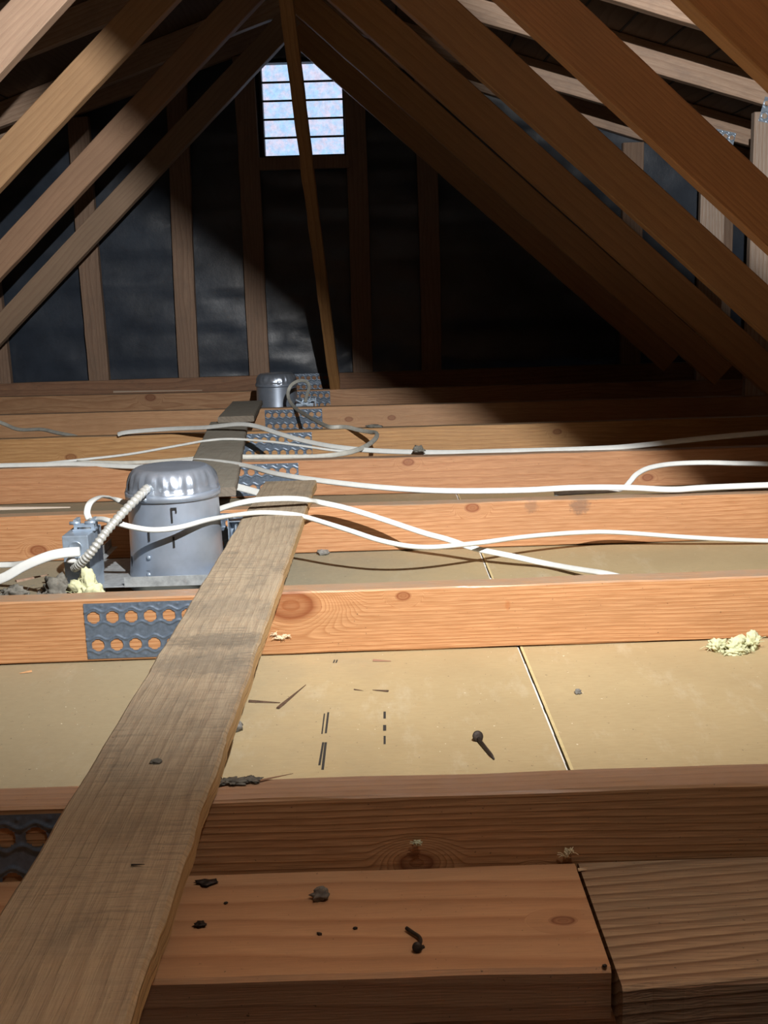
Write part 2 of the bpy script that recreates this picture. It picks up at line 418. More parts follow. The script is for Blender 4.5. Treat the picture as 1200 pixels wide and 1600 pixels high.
W[4] = wood('truss_wood_reddish', (0.57, 0.30, 0.15), (0.38, 0.16, 0.07), 14.9, 60, 4, [knot(638, 722, 2.62, .009), knot(1010, 745, 2.62, .009), knot(450, 775, 2.62, .006)], grain=0.6, rough=0.36, dust=0.5)
W[5] = wood('truss_wood_golden', (0.57, 0.33, 0.14), (0.36, 0.17, 0.06), 15.5, 70, 8, [knot(870, 674, 3.21, .008), knot(110, 715, 3.21, .01)], grain=0.7, rough=0.42, dust=0.45)
W[6] = wood('truss_wood_plain', (0.58, 0.34, 0.18), (0.42, 0.21, 0.10), 16.2, 50, 4, [knot(545, 655, 3.86, .009), knot(612, 652, 3.86, .009)], grain=0.5, rough=0.42, dust=0.45)
W[7] = wood('truss_wood_cathedral_grain', (0.56, 0.33, 0.18), (0.34, 0.16, 0.075), 17.8, 60, 12, [knot(228, 624, 4.55, .014)], grain=0.85, rough=0.45, dust=0.45)
WEBL = [wood('web_wood_left_%d' % i, a, b, 60 + i * 1.7, 55, 5, kn, rough=0.5, dust=0.0, grain=0.55, fibre=0.3) for i, (a, b, kn) in enumerate([
    ((0.52, 0.35, 0.24), (0.36, 0.22, 0.15), [(0.97, 0, -.05, .013)]), ((0.50, 0.30, 0.15), (0.36, 0.19, 0.09), [(0.86, 0, -.03, .006)]),
    ((0.46, 0.28, 0.17), (0.33, 0.18, 0.11), [(0.72, 0, -.055, .012)]), ((0.42, 0.29, 0.19), (0.30, 0.18, 0.12), [(0.76, 0, -.05, .014)])])]
WEBR = [wood('web_wood_right_%d' % i, a, b, 80 + i * 2.3, f, 4, [], rough=0.45, dust=0.0, grain=0.6, fibre=0.4) for i, (a, b, f) in enumerate([
    ((0.58, 0.30, 0.11), (0.40, 0.18, 0.06), 60), ((0.50, 0.25, 0.10), (0.33, 0.14, 0.05), 120), ((0.50, 0.27, 0.11), (0.36, 0.16, 0.06), 45)])]

LBL = {0: 'orange truss overhead, nearest of all and outside the picture', 1: 'nearest truss, coarse striped bottom chord directly behind the flat wall plates', 2: 'truss with big ringed knot beside the plank, in front of the near light can', 3: 'truss with one knot and dark smudges, directly behind the near light can', 4: 'truss with reddish bottom chord under the far end of the long plank', 5: 'truss with golden bottom chord, just beyond the cable climbing to the right', 6: 'truss with plain bottom chord directly in front of the far light can', 7: 'truss directly behind the far light can, swirling grain and knot at left'}
X0, X1 = -3.15, 3.15
def build_truss(k):
    d = TR[k]; T = empty('roof_truss', (0, d['Y'], 0), d['rz'])
    tag(T, LBL[k], 'roof truss', 'roof trusses one behind the other')
    link('bottom_chord', beam_mesh('bottom_chord', X0, X1, 0, .038, 0.0015, .089, seed=k), W[k], T)
    wl = WEBL[min(3, max(0, k - 4))]; wr = WEBR[0 if k <= 2 else (1 if k == 3 else 2)]
    pale = M['pale'] if k >= 4 else M['pale']
    # steep webs, from the ridge down to the bottom chord
    for s, mat in ((-1, wl), (1, wr)):
        L0 = 0.075 / math.cos(WEBA) if k != 99 else 0
        Lw = (RZT - .09 - 0.095) / math.sin(WEBA) + 0.02
        me = beam_mesh('web', 0, Lw, 0, .038, -.089, 0, seed=k * 3 + s)
        # upper edge of the web passes 0.12 over its lower edge line z = 0.97 + CZ at the ridge
        c, sn = math.cos(WEBA), math.sin(WEBA)
        top = Vector((RX, 0.0, CZ + 0.97 + 0.089 / c))
        X = Vector((s * c, 0, -sn)); Z = Vector((s * sn, 0, c)); Yv = Z.cross(X)
        mw = Matrix(((X.x, Yv.x, Z.x, top.x), (X.y, Yv.y, Z.y, 0.019), (X.z, Yv.z, Z.z, top.z), (0, 0, 0, 1)))
        me.transform(Matrix.Translation((0, -.019, 0)))
        link('web', me, mat, T, mw)
    # shallow top chords
    a = math.atan(SL)
    for s in (-1, 1):
        me = beam_mesh('top_chord', 0.0, (X1 + .31) / math.cos(a) if s > 0 else (-X0 - .31) / math.cos(a), -.019, .019, 0, .089, seed=k * 5 + s)
        X = Vector((s * math.cos(a), 0, -math.sin(a))); Z = Vector((s * math.sin(a), 0, math.cos(a))); Yv = Z.cross(X)
        link('top_chord', me, pale, T, Matrix(((X.x, Yv.x, Z.x, RX), (0, Yv.y, Z.y, .0192), (X.z, Yv.z, Z.z, RZT), (0, 0, 0, 1))))
    # upright posts
    px = {6: 1.268, 7: 1.29}.get(k, 1.275)
    for x in (px, 2 * RX - px - .092):
        zt = roof_under(x + .092 if x > 0 else x) - 0.001
        link('post', beam_mesh('post', x, x + .092, 0, .038, .0895, zt, seed=k, step=.046), M['post'], T)
        add_plate(T, x + .012 if x > 0 else x - .01, zt - .03, SPLATE, ry=0.25, label='bright wrinkled steel plate at the head of the post')
    add_plate(T, -.404 if k == 2 else -.398, .0055)
    return T
trusses = {k: build_truss(k) for k in TR}

# gable end frame with flat studs
def build_gable():
    Yg = 4.93; T = empty('gable_truss', (0, Yg, 0)); tag(T, 'end gable frame of flat studs nailed against black paper', 'gable frame')
    link('bottom_chord', beam_mesh('bottom_chord', X0, X1, 0, .038, 0.045, .128, seed=77), wood('gable_plate_wood', (0.38, 0.21, 0.12), (0.24, 0.11, 0.06), 77, 60, 5, rough=.6, stain=.3, dust=.5), T)
    a = math.atan(SL)
    for s in (-1, 1):
        me = beam_mesh('top_chord', 0.0, (X1 + .31) / math.cos(a) if s > 0 else (-X0 - .31) / math.cos(a), -.019, .019, 0, .089, seed=500 + s)
        X = Vector((s * math.cos(a), 0, -math.sin(a))); Z = Vector((s * math.sin(a), 0, math.cos(a))); Yv = Z.cross(X)
        link('top_chord', me, M['pale'], T, Matrix(((X.x, Yv.x, Z.x, RX), (0, Yv.y, Z.y, .0192), (X.z, Yv.z, Z.z, RZT), (0, 0, 0, 1))))
    for i, (ub, ut, vt) in enumerate([(0, -22, 400), (153.5, 138, 400), (294.5, 286, 400), (406, 396, 400), (568, 562, 400), (675, 671, 400)]):
        b = atY(ub, 590, Yg); t = atY(ut, vt, Yg); sl = (t.x - b.x) / (t.z - b.z); x0 = b.x
        zt = roof_under(x0) - 0.01
        lean = sl * (zt - .1285)
        me = beam_mesh('stud', .1285, zt, -.0445, .0445, 0, .0375, seed=200 + i, jit=.001)
        for v in me.vertices:
            q = v.co.copy(); v.co = Vector((x0 + q.y + sl * (q.x - .1285) + .002 * math.sin(q.x * 5 + i), q.z, min(q.x, roof_under(x0 + lean + q.y) - .002)))
        link('stud', me, M['stud'], T)
    for x in (1.135, 1.53, 1.93, 2.35, 2.8, -2.0, -2.4, -2.8):
        zt = roof_under(abs(x - RX) + RX + .05) - .004
        me = beam_mesh('stud', .1285, zt, -.0445, .0445, 0, .0375, seed=300)
        for v in me.vertices: q = v.co.copy(); v.co = Vector((x + q.y, q.z, q.x))
        link('stud', me, M['stud'], T)
    p = atY(455, 604, Yg)
    add_plate(T, p.x - .01, .052, rx=0.0, label='shiny connector plate catching the light')
    return T
gable = build_gable()

# ------------------------------------------------------------------ the shell of the attic
VB0 = atY(415, 247, 4.97); VB1 = atY(533, 97, 4.97)
vx0, vx1, vz0, vz1 = atY(412, 247, 4.97).x - .004, atY(533, 97, 4.97).x + .012, VB0.z, VB1.z
vz1 = max(VB1.z, atY(408, 97, 4.97).z)
def gable_wall():
    xs = sorted(set([-3.2 + .04 * i for i in range(161)] + [vx0, vx1]))
    xs = [x for x in xs if min(abs(x - vx0), abs(x - vx1)) < 1e-9 or min(abs(x - vx0), abs(x - vx1)) > .012]
    zs = sorted(set([-.02 + .025 * i for i in range(68)] + [vz0, vz1]))
    zs = [z for z in zs if min(abs(z - vz0), abs(z - vz1)) < 1e-9 or min(abs(z - vz0), abs(z - vz1)) > .008]
    V = []; F = []; ix = {}
    for i, x in enumerate(xs):
        top = roof_under(x) + CH
        for j, z in enumerate(zs):
            zz = min(z, top); wr = noise.fractal(Vector((x * 3, zz * 9, 1)), 1, 2, 4) * .006 + noise.noise(Vector((x * 5 + zz * 7, zz * 4, 5))) * .006 + .0035 * noise.noise(Vector((x * 14 - zz * 9, zz * 30, 2)))
            lap = ((zz + x * .02) / .162) % 1.0; wr += .006 * (1 - lap)
            if -.45 < x < .1 and zz < .5: wr += .016 * noise.noise(Vector((x * 7 + zz * 9, (zz - x) * 13, 9)))
            if abs(x - (vx0 + vx1) / 2) < .2 and abs(zz - (vz0 + vz1) / 2) < .25: wr *= .2
            ix[i, j] = len(V); V.append((x, 4.985 - min(.016, max(-.004, wr)), zz))
    for i in range(len(xs) - 1):
        for j in range(len(zs) - 1):
            xc, zc = (xs[i] + xs[i+1]) / 2, (zs[j] + zs[j+1]) / 2
            if vx0 < xc < vx1 and vz0 < zc < vz1: continue
            if zs[j] >= roof_under(xc) + CH: continue
            F.append((ix[i, j], ix[i+1, j], ix[i+1, j+1], ix[i, j+1]))
    o = link('wall_gable', mesh('wall_gable', V, F, True), M['paper']); tag(o, kind='structure')
    m = o.modifiers.new('thick', 'SOLIDIFY'); m.thickness = .02; m.offset = -1
gable_wall()

def ceiling_side(s):
    # roof boards along the ridge, each board a strip with a narrow seam; small openings let daylight in
    bm = bmesh.new(); wbd = .142; x = 0; xe = X1 + .33 - .0 if s > 0 else -X0 + .02 - .31 + .02
    xe = 3.55 if s > 0 else 2.95
    holes = []
    if s < 0:
        for (u0, u1, v, dv) in ():
            c = None
            d0, d1 = ray(u0, v), ray(u1, v - (u1 - u0) * .3)
            for d in (d0, d1):
                t = (RZT + CH - SL * (RX) - CZ) / (d.z - SL * d.x)   # z = RZT+CH - SL*(RX-x)
                p = Vector((0, 0, CZ)) + d * t
                c = (c or []) + [p]
            holes.append((min(c[0].x, c[1].x), max(c[0].x, c[1].x), min(c[0].y, c[1].y), max(c[0].y, c[1].y)))
    i = 0
    while x < xe:
        a, b = x, min(x + wbd, xe)
        xa, xb = RX + s * a, RX + s * b
        lo, hi = min(xa, xb), max(xa, xb)
        ys = [-1.5, 4.995]
        cuts = []
        for h in holes:
            ov = min(hi, h[1]) - max(lo, h[0])
            if ov > 0 and ((h[0] + h[1]) / 2 > lo and (h[0] + h[1]) / 2 <= hi): cuts.append((h, ))
        def slab(x0, x1, y0, y1):
            if x1 - x0 < 1e-4 or y1 - y0 < 1e-4: return
            z = lambda q: RZT + CH + .001 - SL * abs(q - RX)
            vv = [bm.verts.new(c) for c in ((x0,y0,z(x0)),(x1,y0,z(x1)),(x1,y1,z(x1)),(x0,y1,z(x0)),(x0,y0,z(x0)+.02),(x1,y0,z(x1)+.02),(x1,y1,z(x1)+.02),(x0,y1,z(x0)+.02))]
            for f in ((3,2,1,0),(4,5,6,7),(0,1,5,4),(1,2,6,5),(2,3,7,6),(3,0,4,7)): bm.faces.new([vv[q] for q in f])
        g = .0 
        y = -1.5
        for (h,) in sorted(cuts, key=lambda q: q[0][2]):
            hx0, hx1 = max(lo, h[0]), min(hi, h[1]); hw = max(.018, min(.045, (h[3] - h[2]) * .45 + .018)); yc = (h[2] + h[3]) / 2
            slab(lo, hi, y, yc - hw / 2); slab(lo, hx0, yc - hw / 2, yc + hw / 2); slab(hx1, hi, yc - hw / 2, yc + hw / 2); y = yc + hw / 2
        slab(lo, hi, y, 4.995)
        x += wbd + 0; i += 1
    o = link('ceiling', bm_mesh('ceiling', bm), M['sheath']); tag(o, kind='structure')
ceiling_side(1); ceiling_side(-1)
# thin dark joints between the roof boards
def seams(s):
    bm = bmesh.new()
    for i in range(1, 21):
        x = RX + s * .142 * i; z = RZT + CH - SL * abs(x - RX)
        if abs(x) > 3: break
        if s < 0 and i in (1,2,3,4,5,6,7): continue
        box_bm(bm, x - .004, x + .004, -1.45, 4.95, z - .0015, z + .001)
    o = link('trim_1' if s > 0 else 'trim_2', bm_mesh('trim', bm), M['black']); tag(o, kind='structure')
seams(1); seams(-1)

def slab_obj(name, mat, *a):
    o = link(name, box_mesh(name, *a), mat); tag(o, kind='structure'); return o
zs_ = roof_under(3.2) + CH
slab_obj('wall_right', M['sheath'], 3.2, 3.24, -1.5, 5.0, -.1, roof_under(3.2) + CH + .02)
slab_obj('wall_left', M['sheath'], -3.24, -3.2, -1.5, 5.0, -.1, roof_under(-3.2) + CH + .02)
slab_obj('wall_back', M['sheath'], -3.2, 3.2, -1.54, -1.5, -.1, 1.64)
# ceiling boards of the rooms below, seen from above: the attic floor, split at the seams
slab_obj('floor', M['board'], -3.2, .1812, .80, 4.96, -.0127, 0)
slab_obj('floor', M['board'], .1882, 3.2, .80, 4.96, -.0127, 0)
slab_obj('floor', M['sheath'], -3.2, 3.2, -1.5, .80, -.20, -.16)
def seam_strip():
    bm = bmesh.new(); rnd = random.Random(4); y = .80
    while y < 4.9:
        e = y + rnd.uniform(.02, .09); wdt = rnd.uniform(.0015, .0030)
        box_bm(bm, .1812, .1812 + wdt, y, min(e, 4.9), -.011, -.0005 - rnd.random() * .0008); y = e + rnd.choice((0, 0, 0, .004))
    o = link('trim_3', bm_mesh('trim_3', bm), M['gyp']); tag(o, kind='structure')
    o = link('trim_4', box_mesh('trim_4', .1850, .1884, .80, 4.95, -.011, .0004), M['tape']); tag(o, kind='structure')
    slab_obj('trim_5', M['black'], .1805, .1890, .80, 4.95, -.0125, -.009)
seam_strip()

# ------------------------------------------------------------------ louvred gable vent
def vent():
    T = empty('gable_vent', ((vx0 + vx1) / 2, 4.97, vz0)); tag(T, 'five-row louvred vent letting daylight in near the ridge', 'vent')
    wv, hv = vx1 - vx0, vz1 - vz0; b = .022
    bm = bmesh.new()
    box_bm(bm, -wv/2 + .001, -wv/2 + b * .55, -.02, .03, 0.001, hv - .001); box_bm(bm, wv/2 - b * .55, wv/2 - .001, -.02, .03, 0.001, hv - .001)
    box_bm(bm, -wv/2 + b * .55, wv/2 - b * .55, -.02, .03, 0.001, .006); box_bm(bm, -wv/2 + b * .55, wv/2 - b * .55, -.02, .03, hv - .008, hv - .001)
    link('vent_frame', bm_mesh('vent_frame', bm), M['frame'], T)
    iw = wv - b * 1.1 - .001
    for i in range(1, 5):
        z = .006 + (hv - .014) * i / 5
        me = box_mesh('louvre', -iw/2, iw/2, -.014, .024, -.0042, .0042, bev=.001)
        o = link('louvre', me, M['frame'], T); o.location = (0, 0, z); o.rotation_euler = (R(9), 0, 0)
    sc_ = link('insect_screen', box_mesh('insect_screen', -iw/2, iw/2, .0255, .0262, .006, hv - .008), M['screen'], T)
    bm = bmesh.new()
    box_bm(bm, -wv/2 - .012, wv/2 + .012, -.058, -.025, -.055, -.004)
    link('sill_block', bm_mesh('sill_block', bm), M['stud'], T)
vent()

# leaning brace from the ridge down to the seventh truss
bt, bb = atY(441, -40, 3.35), atY(523, 601, 4.555)
bb.z = .0895 + .0; d_ = (bt - bb); Lb = d_.length; X = d_.normalized(); Yv = Vector((0, 0, 1)).cross(X).normalized() if False else X.cross(Vector((1, 0, 0))).normalized(); Zv = X.cross(Yv)
me = beam_mesh('leaning_brace', 0, Lb, -.021, .021, -.021, .021, seed=9, jit=.0015)
bt_ = link('leaning_brace', me, wood('brace_wood', (0.42, 0.22, 0.08), (0.26, 0.12, 0.04), 91, 50, 4, rough=.55, dust=0), None,
     Matrix(((X.x, Yv.x, Zv.x, bb.x), (X.y, Yv.y, Zv.y, bb.y + .022), (X.z, Yv.z, Zv.z, bb.z + .012), (0, 0, 0, 1))))
tag(bt_, 'slim wooden brace leaning from the ridge past the vent to the floor frame', 'brace')

# ------------------------------------------------------------------ wall plates in the foreground
def plate_piece(name, xs0, xs1, y0a, y0b, y1, z0, z1, seed, mat, corner=0.0):
    bm = bmesh.new(); n = 60; prof = 9; ve = []
    for i in range(n + 1):
        x = xs0 + (xs1 - xs0) * i / n; f = y0a + (y0b - y0a) * i / n + noise.noise(Vector((x * 12, seed, 0))) * .0012
        if corner: f += corner * math.exp(-(x - xs0) / .012) + .006 * math.exp(-((x - xs0 - .035) / .012) ** 2) * -0.6
        ch = .003
        pr = [(f, z0), (f, z1 - ch), (f + ch, z1), (y1 - ch, z1), (y1, z1 - ch), (y1, z0)]
        ve.append([bm.verts.new((x, a, b + noise.noise(Vector((x * 10, a * 40, seed))) * .0006)) for a, b in pr])
    for i in range(n):
        for j in range(6):
            k = (j + 1) % 6; bm.faces.new((ve[i][j], ve[i+1][j], ve[i+1][k], ve[i][k]))
    bm.faces.new(list(reversed(ve[0]))); bm.faces.new(ve[-1]); bmesh.ops.recalc_face_normals(bm, faces=bm.faces[:])
    return link(name, bm_mesh(name, bm), mat)
kp = atZ(880, 1438, .027)
pm1 = wood('wall_plate_wood_banded', (0.60, 0.35, 0.19), (0.38, 0.17, 0.075), 21.0, 52, 2.2, tilt=1.2, knots= [(kp.x, kp.y, .027, .006)], grain=0.75, rough=0.5, dust=0, fibre=0.25, stain=0.12, staincol=(0.10, 0.055, 0.035))
pm2 = wood('wall_plate_wood_rough_sawn', (0.50, 0.35, 0.22), (0.16, 0.075, 0.035), 24.0, 118, 3.0, [], tilt=-9.0, grain=1.0, rough=0.6, dust=0, bump=0.8, stain=0.35, staincol=(0.20, 0.17, 0.12))
j0, j1 = atZ(905, 1358, .027), atZ(960, 1550, .027)
o = plate_piece('wall_plate', -1.6, j0.x - .002, .685, .673, .8155, -.011, .027, 1, pm1)
tag(o, 'smooth orange flat wall plate with one grey knot, left of the joint', 'wall plate', 'flat wall plates in the foreground')
o = plate_piece('wall_plate', j0.x + .0006, 1.4, .655, .657, .8155, -.011, .0275, 2, pm2, corner=-.006)
tag(o, 'rough-sawn ridged wall plate right of the joint', 'wall plate', 'flat wall plates in the foreground')

o = link('wall_plate', beam_mesh('wall_plate', -1.6, 1.4, .690, .812, -.052, -.0125, seed=71), W[0])
tag(o, 'lower wall plate in deep shadow beneath the two flat plates', 'wall plate')
# ------------------------------------------------------------------ walking planks
pk = wood('weathered_plank_wood', (0.44, 0.34, 0.22), (0.26, 0.175, 0.105), 33, 110, 5, [], grain=0.7, rough=0.7, dust=0.22, dustcol=(0.36, 0.315, 0.245), cross=0.55, sidecol=(0.52, 0.33, 0.14), stain=0.6, staincol=(0.09, 0.07, 0.05), axis='Y', bump=0.7,
          spots=[(.01, .79, 0, .035, .07, .75), (.0, .715, 0, .05, .06, .6), (.0, .735, 0, .0035, .006, 1), (.0, .93, 0, .05, .06, .4)])
def plank(name, a, b, wid, t, z0, z1, seed, mat, n=140):
    """board from point a to b (x, y), resting heights z0 -> z1 (underside)"""
    V = []; F = []; A = Vector((a[0], a[1], z0)); B = Vector((b[0], b[1], z1)); D = B - A; L = D.length; X = D.normalized(); S = Vector((0, 0, 1)).cross(X).normalized(); U = X.cross(S)
    for i in range(n + 1):
        q = i / n * L; 
        e0 = noise.noise(Vector((q * 14, seed, 1))) * .0018 + noise.noise(Vector((q * 50, seed, 2))) * .0008
        e1 = noise.noise(Vector((q * 14, seed, 4))) * .0022 + noise.noise(Vector((q * 60, seed, 5))) * .0012
        h0 = noise.noise(Vector((q * 30, seed, 8))) * .0006
        hw = wid / 2; c = .0018
        pr = [(-hw + e1 + c, 0), (hw + e0 - c, 0), (hw + e0, c), (hw + e0, t - c * 1.5), (hw + e0 - c * 1.5, t)]
        for m_ in range(1, 8):
            sx = hw - 2 * hw * m_ / 8; pr.append((sx, t + h0 + noise.noise(Vector((q * 40, sx * 60, seed))) * .0006))
        pr += [(-hw + e1 + c * 1.5, t), (-hw + e1, t - c * 1.5), (-hw + e1, c)]
        P = len(pr)
        for sx, uz in pr: V.append(X * q + S * sx + U * uz)
    for i in range(n):
        for j in range(P):
            k = (j + 1) % P; F.append((i*P+j, (i+1)*P+j, (i+1)*P+k, i*P+k))
    F.append(tuple(range(P))); F.append(tuple(reversed(range(n*P, n*P+P))))
    me = mesh(name, V, F); bm = bmesh.new(); bm.from_mesh(me); bmesh.ops.recalc_face_normals(bm, faces=bm.faces[:]); bm.to_mesh(me); bm.free()
    o = link(name, me, mat); o.location = A; return o
o = plank('walking_plank', (-.196, .38), (-.183, 2.215), .106, .019, .0905, .0905, 3, pk)
tag(o, 'long weathered plank running from the near left corner across the truss chords', 'plank', 'planks laid over the truss chords')
pk2 = wood('grey_plank_wood', (0.28, 0.24, 0.19), (0.17, 0.14, 0.11), 37, 80, 5, [], grain=0.6, rough=0.75, dust=0.7, dustcol=(0.30, 0.28, 0.23), cross=.4, axis='Y', bump=0.6, stain=.3)
a2, b2 = atZ(322, 748, .11), atZ(352, 655, .11)
o = plank('walking_plank', (-.345, 2.16), (-.452, 3.34), .115, .018, .0905, .0905, 5, pk2, 80)
tag(o, 'grey plank under the crossing cables, between the two light cans', 'plank', 'planks laid over the truss chords')
o = plank('walking_plank', (-.425, 3.29), (-.468, 3.97), .108, .018, .1100, .0905, 6, pk2, 50)
tag(o, 'short grey plank with pale sawn end, beside the far light can', 'plank', 'planks laid over the truss chords')

# ------------------------------------------------------------------ recessed light cans
def build_can(cx, cy, H, r0, mirror=1, near=True):
    T = empty('recessed_light_can', (cx, cy, 0))
    Hb = H - .046
    link('can_body', lathe('can_body', [(r0 - .006, .012), (r0 + .003, .0122), (r0 + .002, .035), (r0 - .001, .06), (r0 - .003, Hb - .004), (r0 - .003, Hb)], 72), M['can'], T)
    def crimp(r, z, a):
        k = math.sin(math.pi * min(1, max(0, (z - Hb) / (H - Hb))))
        return r + k * .0028 * noise.noise(Vector((math.cos(a) * 9, math.sin(a) * 9, z * 30))) * 2, z + k * .0022 * noise.noise(Vector((math.cos(a) * 7, math.sin(a) * 7, 3)))
    prof = [(r0 - .0025, Hb), (r0 - .0015, Hb + .001), (r0 - .0018, Hb + .012), (r0 - .0035, Hb + .013)]
    for i in range(1, 11):
        t = i / 10 * math.pi / 2; prof.append((r0 - .0035 - .020 * (1 - math.cos(t)), Hb + .013 + (H - Hb - .013) * math.sin(t)))
    prof += [(r0 - .035, H + .0004), (.02, H + .0008), (.001, H + .0008)]
    link('can_cap', lathe('can_cap', prof, 96, fn=crimp), M['cap'], T)
    band = link('cap_band', lathe('cap_band', [(r0 - .001, Hb - .003), (r0 + .0006, Hb - .0025), (r0 + .0006, Hb + .0075), (r0 - .001, Hb + .008)], 72), M['can'], T)
    # slots in the side of the can, seen from the front
    if near:
        for u, v0, v1, w_ in ((268, 793, 816, .0026), (271.5, 793, 796, .0075), (275, 793, 801, .0022), (271.5, 838, 855, .0032), (231, 832, 847, .0026), (197, 878, 903, .0024), (231, 893, 903, .0070)):
            pa, pb = atY(u, v0, 1.727), atY(u, v1, 1.727); du = pa.x - cx; z0, h = pb.z, pa.z - pb.z
            a = math.asin(max(-1, min(1, du / r0))); me = box_mesh('slot', -w_/2, w_/2, -.0006, .002, 0, h)
            o = link('slot', me, M['black'], T); o.location = (math.sin(a) * (r0 - .0005), -math.cos(a) * (r0 - .0005), z0); o.rotation_euler = (0, 0, a)
        for du, z0 in ((atY(232, 872, 1.727).x - cx, atY(232, 872, 1.727).z), (atY(232, 899, 1.727).x - cx, atY(232, 899, 1.727).z), (atY(226, 785, 1.727).x - cx, Hb + .003)):
            a = math.asin(du / r0); o = link('rivet', lathe('rivet', [(.004, 0), (.004, .001), (.002, .0026), (.0004, .003)], 14), M['bright'], T)
            o.location = (math.sin(a) * r0, -math.cos(a) * r0, z0); o.rotation_euler = (R(90), 0, a)
    # mounting pan and hanger bars
    zp_ = .031 if near else .010
    s = mirror
    bm = bmesh.new()
    box_bm(bm, -.150, .098, -.092, .10, zp_, zp_ + .0015)
    link('mounting_pan', bm_mesh('mounting_pan', bm), M['galv_dim'], T)
    bm = bmesh.new(); box_bm(bm, -.070 if s > 0 else -.09, .083, -.0935, -.0920, zp_, zp_ + .0165)
    bmesh.ops.bevel(bm, geom=[e for e in bm.edges if abs(e.verts[0].co.z - e.verts[1].co.z) > .02 and abs(e.verts[0].co.y - e.verts[1].co.y) < 1e-6 and abs(e.verts[0].co.x) > 0], offset=.0004, segments=1, affect='EDGES')
    st = link('pan_lip', bm_mesh('pan_lip', bm), M['galv_dim'], T)
    for x in (-.158, .0815 if near else .104):
        bm = bmesh.new(); y0, y1 = (-.31, .19) if near else (-.27, .20)
        box_bm(bm, x, x + .0015, y0, y1, zp_ + .002, zp_ + .019); box_bm(bm, x, x + .012, y0, y1, zp_ + .002, zp_ + .0035)
        for sy in (-.10, .02): box_bm(bm, x - .004, x + .014, sy, sy + .014, zp_ - .001, zp_ + .022)
        link('hanger_bar', bm_mesh('hanger_bar', bm), M['bright'] if x > 0 else M['galv_dim'], T)
    x = .066 if near else .108; y1 = .185 if near else .14
    bm = bmesh.new()
    box_bm(bm, x, x + .0015, y1 - .035, y1, .026, .088); box_bm(bm, x, x + .034, y1 - .0015, y1, .036, .080)
    box_bm(bm, x, x + .034, y1 - .026, y1, .080, .0815); box_bm(bm, x + .012, x + .015, y1 - .03, y1, .030, .075)
    link('hanger_bracket', bm_mesh('hanger_bracket', bm), M['bright'], T)
    return T

canx = -.3435
T = build_can(canx, 1.800, .211, .0775)
tag(T, 'large aluminium light can with grey conduit and junction box, near the viewer', 'light housing', 'recessed light cans between truss chords')
def jbox(T, x0, x1, y0, y1, z0, z1, near=True):
    B = link('junction_box', box_mesh('junction_box', x0, x1, y0, y1, z0, z1, bev=.0018), M['bright'], T)
    for (a, b) in ((.5, .35), (.5, .75)):
        o = link('knockout', lathe('knockout', [(.0105, 0), (.0105, .0008), (.009, .0010), (.0085, .0004), (.001, .0004)], 28), M['bright'], B)
        o.location = (x0 + (x1 - x0) * a, y0, z0 + (z1 - z0) * b); o.rotation_euler = (R(90), 0, 0)
    o = link('box_screw', lathe('box_screw', [(.0022, 0), (.0022, .006), (.0042, .0062), (.0042, .008), (.001, .009)], 12), M['bright'], B)
    o.location = ((x0 + x1) / 2 + .006, y0, z0 + (z1 - z0) * .55); o.rotation_euler = (R(80), 0, R(10))
    bm = bmesh.new(); xm = (x0 + x1) / 2 + .006; ym = y0 + (y1 - y0) * .55
    box_bm(bm, xm - .018, xm + .018, ym - .014, ym + .014, z1 + .0002, z1 + .003); box_bm(bm, xm - .016, xm - .011, ym - .012, ym + .012, z1 + .003, z1 + .018)
    box_bm(bm, xm + .011, xm + .016, ym - .012, ym + .012, z1 + .003, z1 + .018); box_bm(bm, xm - .011, xm + .011, ym - .012, ym - .008, z1 + .006, z1 + .012)
    link('cable_clamp', bm_mesh('cable_clamp', bm), M['bright'], B)
    bm = bmesh.new()
    for q in (-1, 1):
        r_ = bmesh.ops.create_cone(bm, cap_ends=True, segments=10, radius1=.0028, radius2=.0028, depth=.016)
        bmesh.ops.transform(bm, verts=r_['verts'], matrix=Matrix.Translation((xm - .002 + q * .012, ym - .011, z1 + .013)) @ Matrix.Rotation(R(90), 4, 'Y'))
    link('clamp_screw', bm_mesh('clamp_screw', bm, True), M['bright'], B)
    return B
# box of the near can (coordinates relative to the can)
pb0, pb1 = atY(96, 838, 1.66), atY(137, 838, 1.66)
B = jbox(T, pb0.x - canx, pb1.x - canx, -.14, -.055, .052, pb0.z)
# side flap of the box and its foot
bm = bmesh.new(); box_bm(bm, pb0.x - canx, pb0.x - canx + .0015, -.139, -.06, .008, .056); box_bm(bm, pb1.x - canx - .002, pb1.x - canx - .0005, -.139, -.06, .008, .056)
link('box_foot', bm_mesh('box_foot', bm), M['bright'], T)
# flexible conduit from the cap to the box
def rel(p, c): return Vector(p) - Vector((c[0], c[1], 0))
cpts = [atY(243, 752, 1.765), atY(236, 757, 1.748), atY(216, 777, 1.700), atY(190, 803, 1.660), atY(165, 832, 1.632), atY(143, 862, 1.622), atY(126, 880, 1.628), atY(115, 888, 1.640)]
cpts = [rel(p, (canx, 1.8)) for p in cpts]
me = sweep('flexible_conduit', cpts, .0145, .0145, per=26, nseg=18, rad=lambda i, n: .90 + .13 * math.sin(i * 2 * math.pi / 5.2))
link('flexible_conduit', me, plain('spiral_conduit_metal', (0.60, 0.61, 0.58), 0.4, 0.4, 60, .2), T)
o = link('wire_nut', lump('wire_nut', .008, (1.0, 1, .8), 3, .15, 2), M['nutw'], T); o.location = rel(atY(112, 879, 1.632), (canx, 1.8))

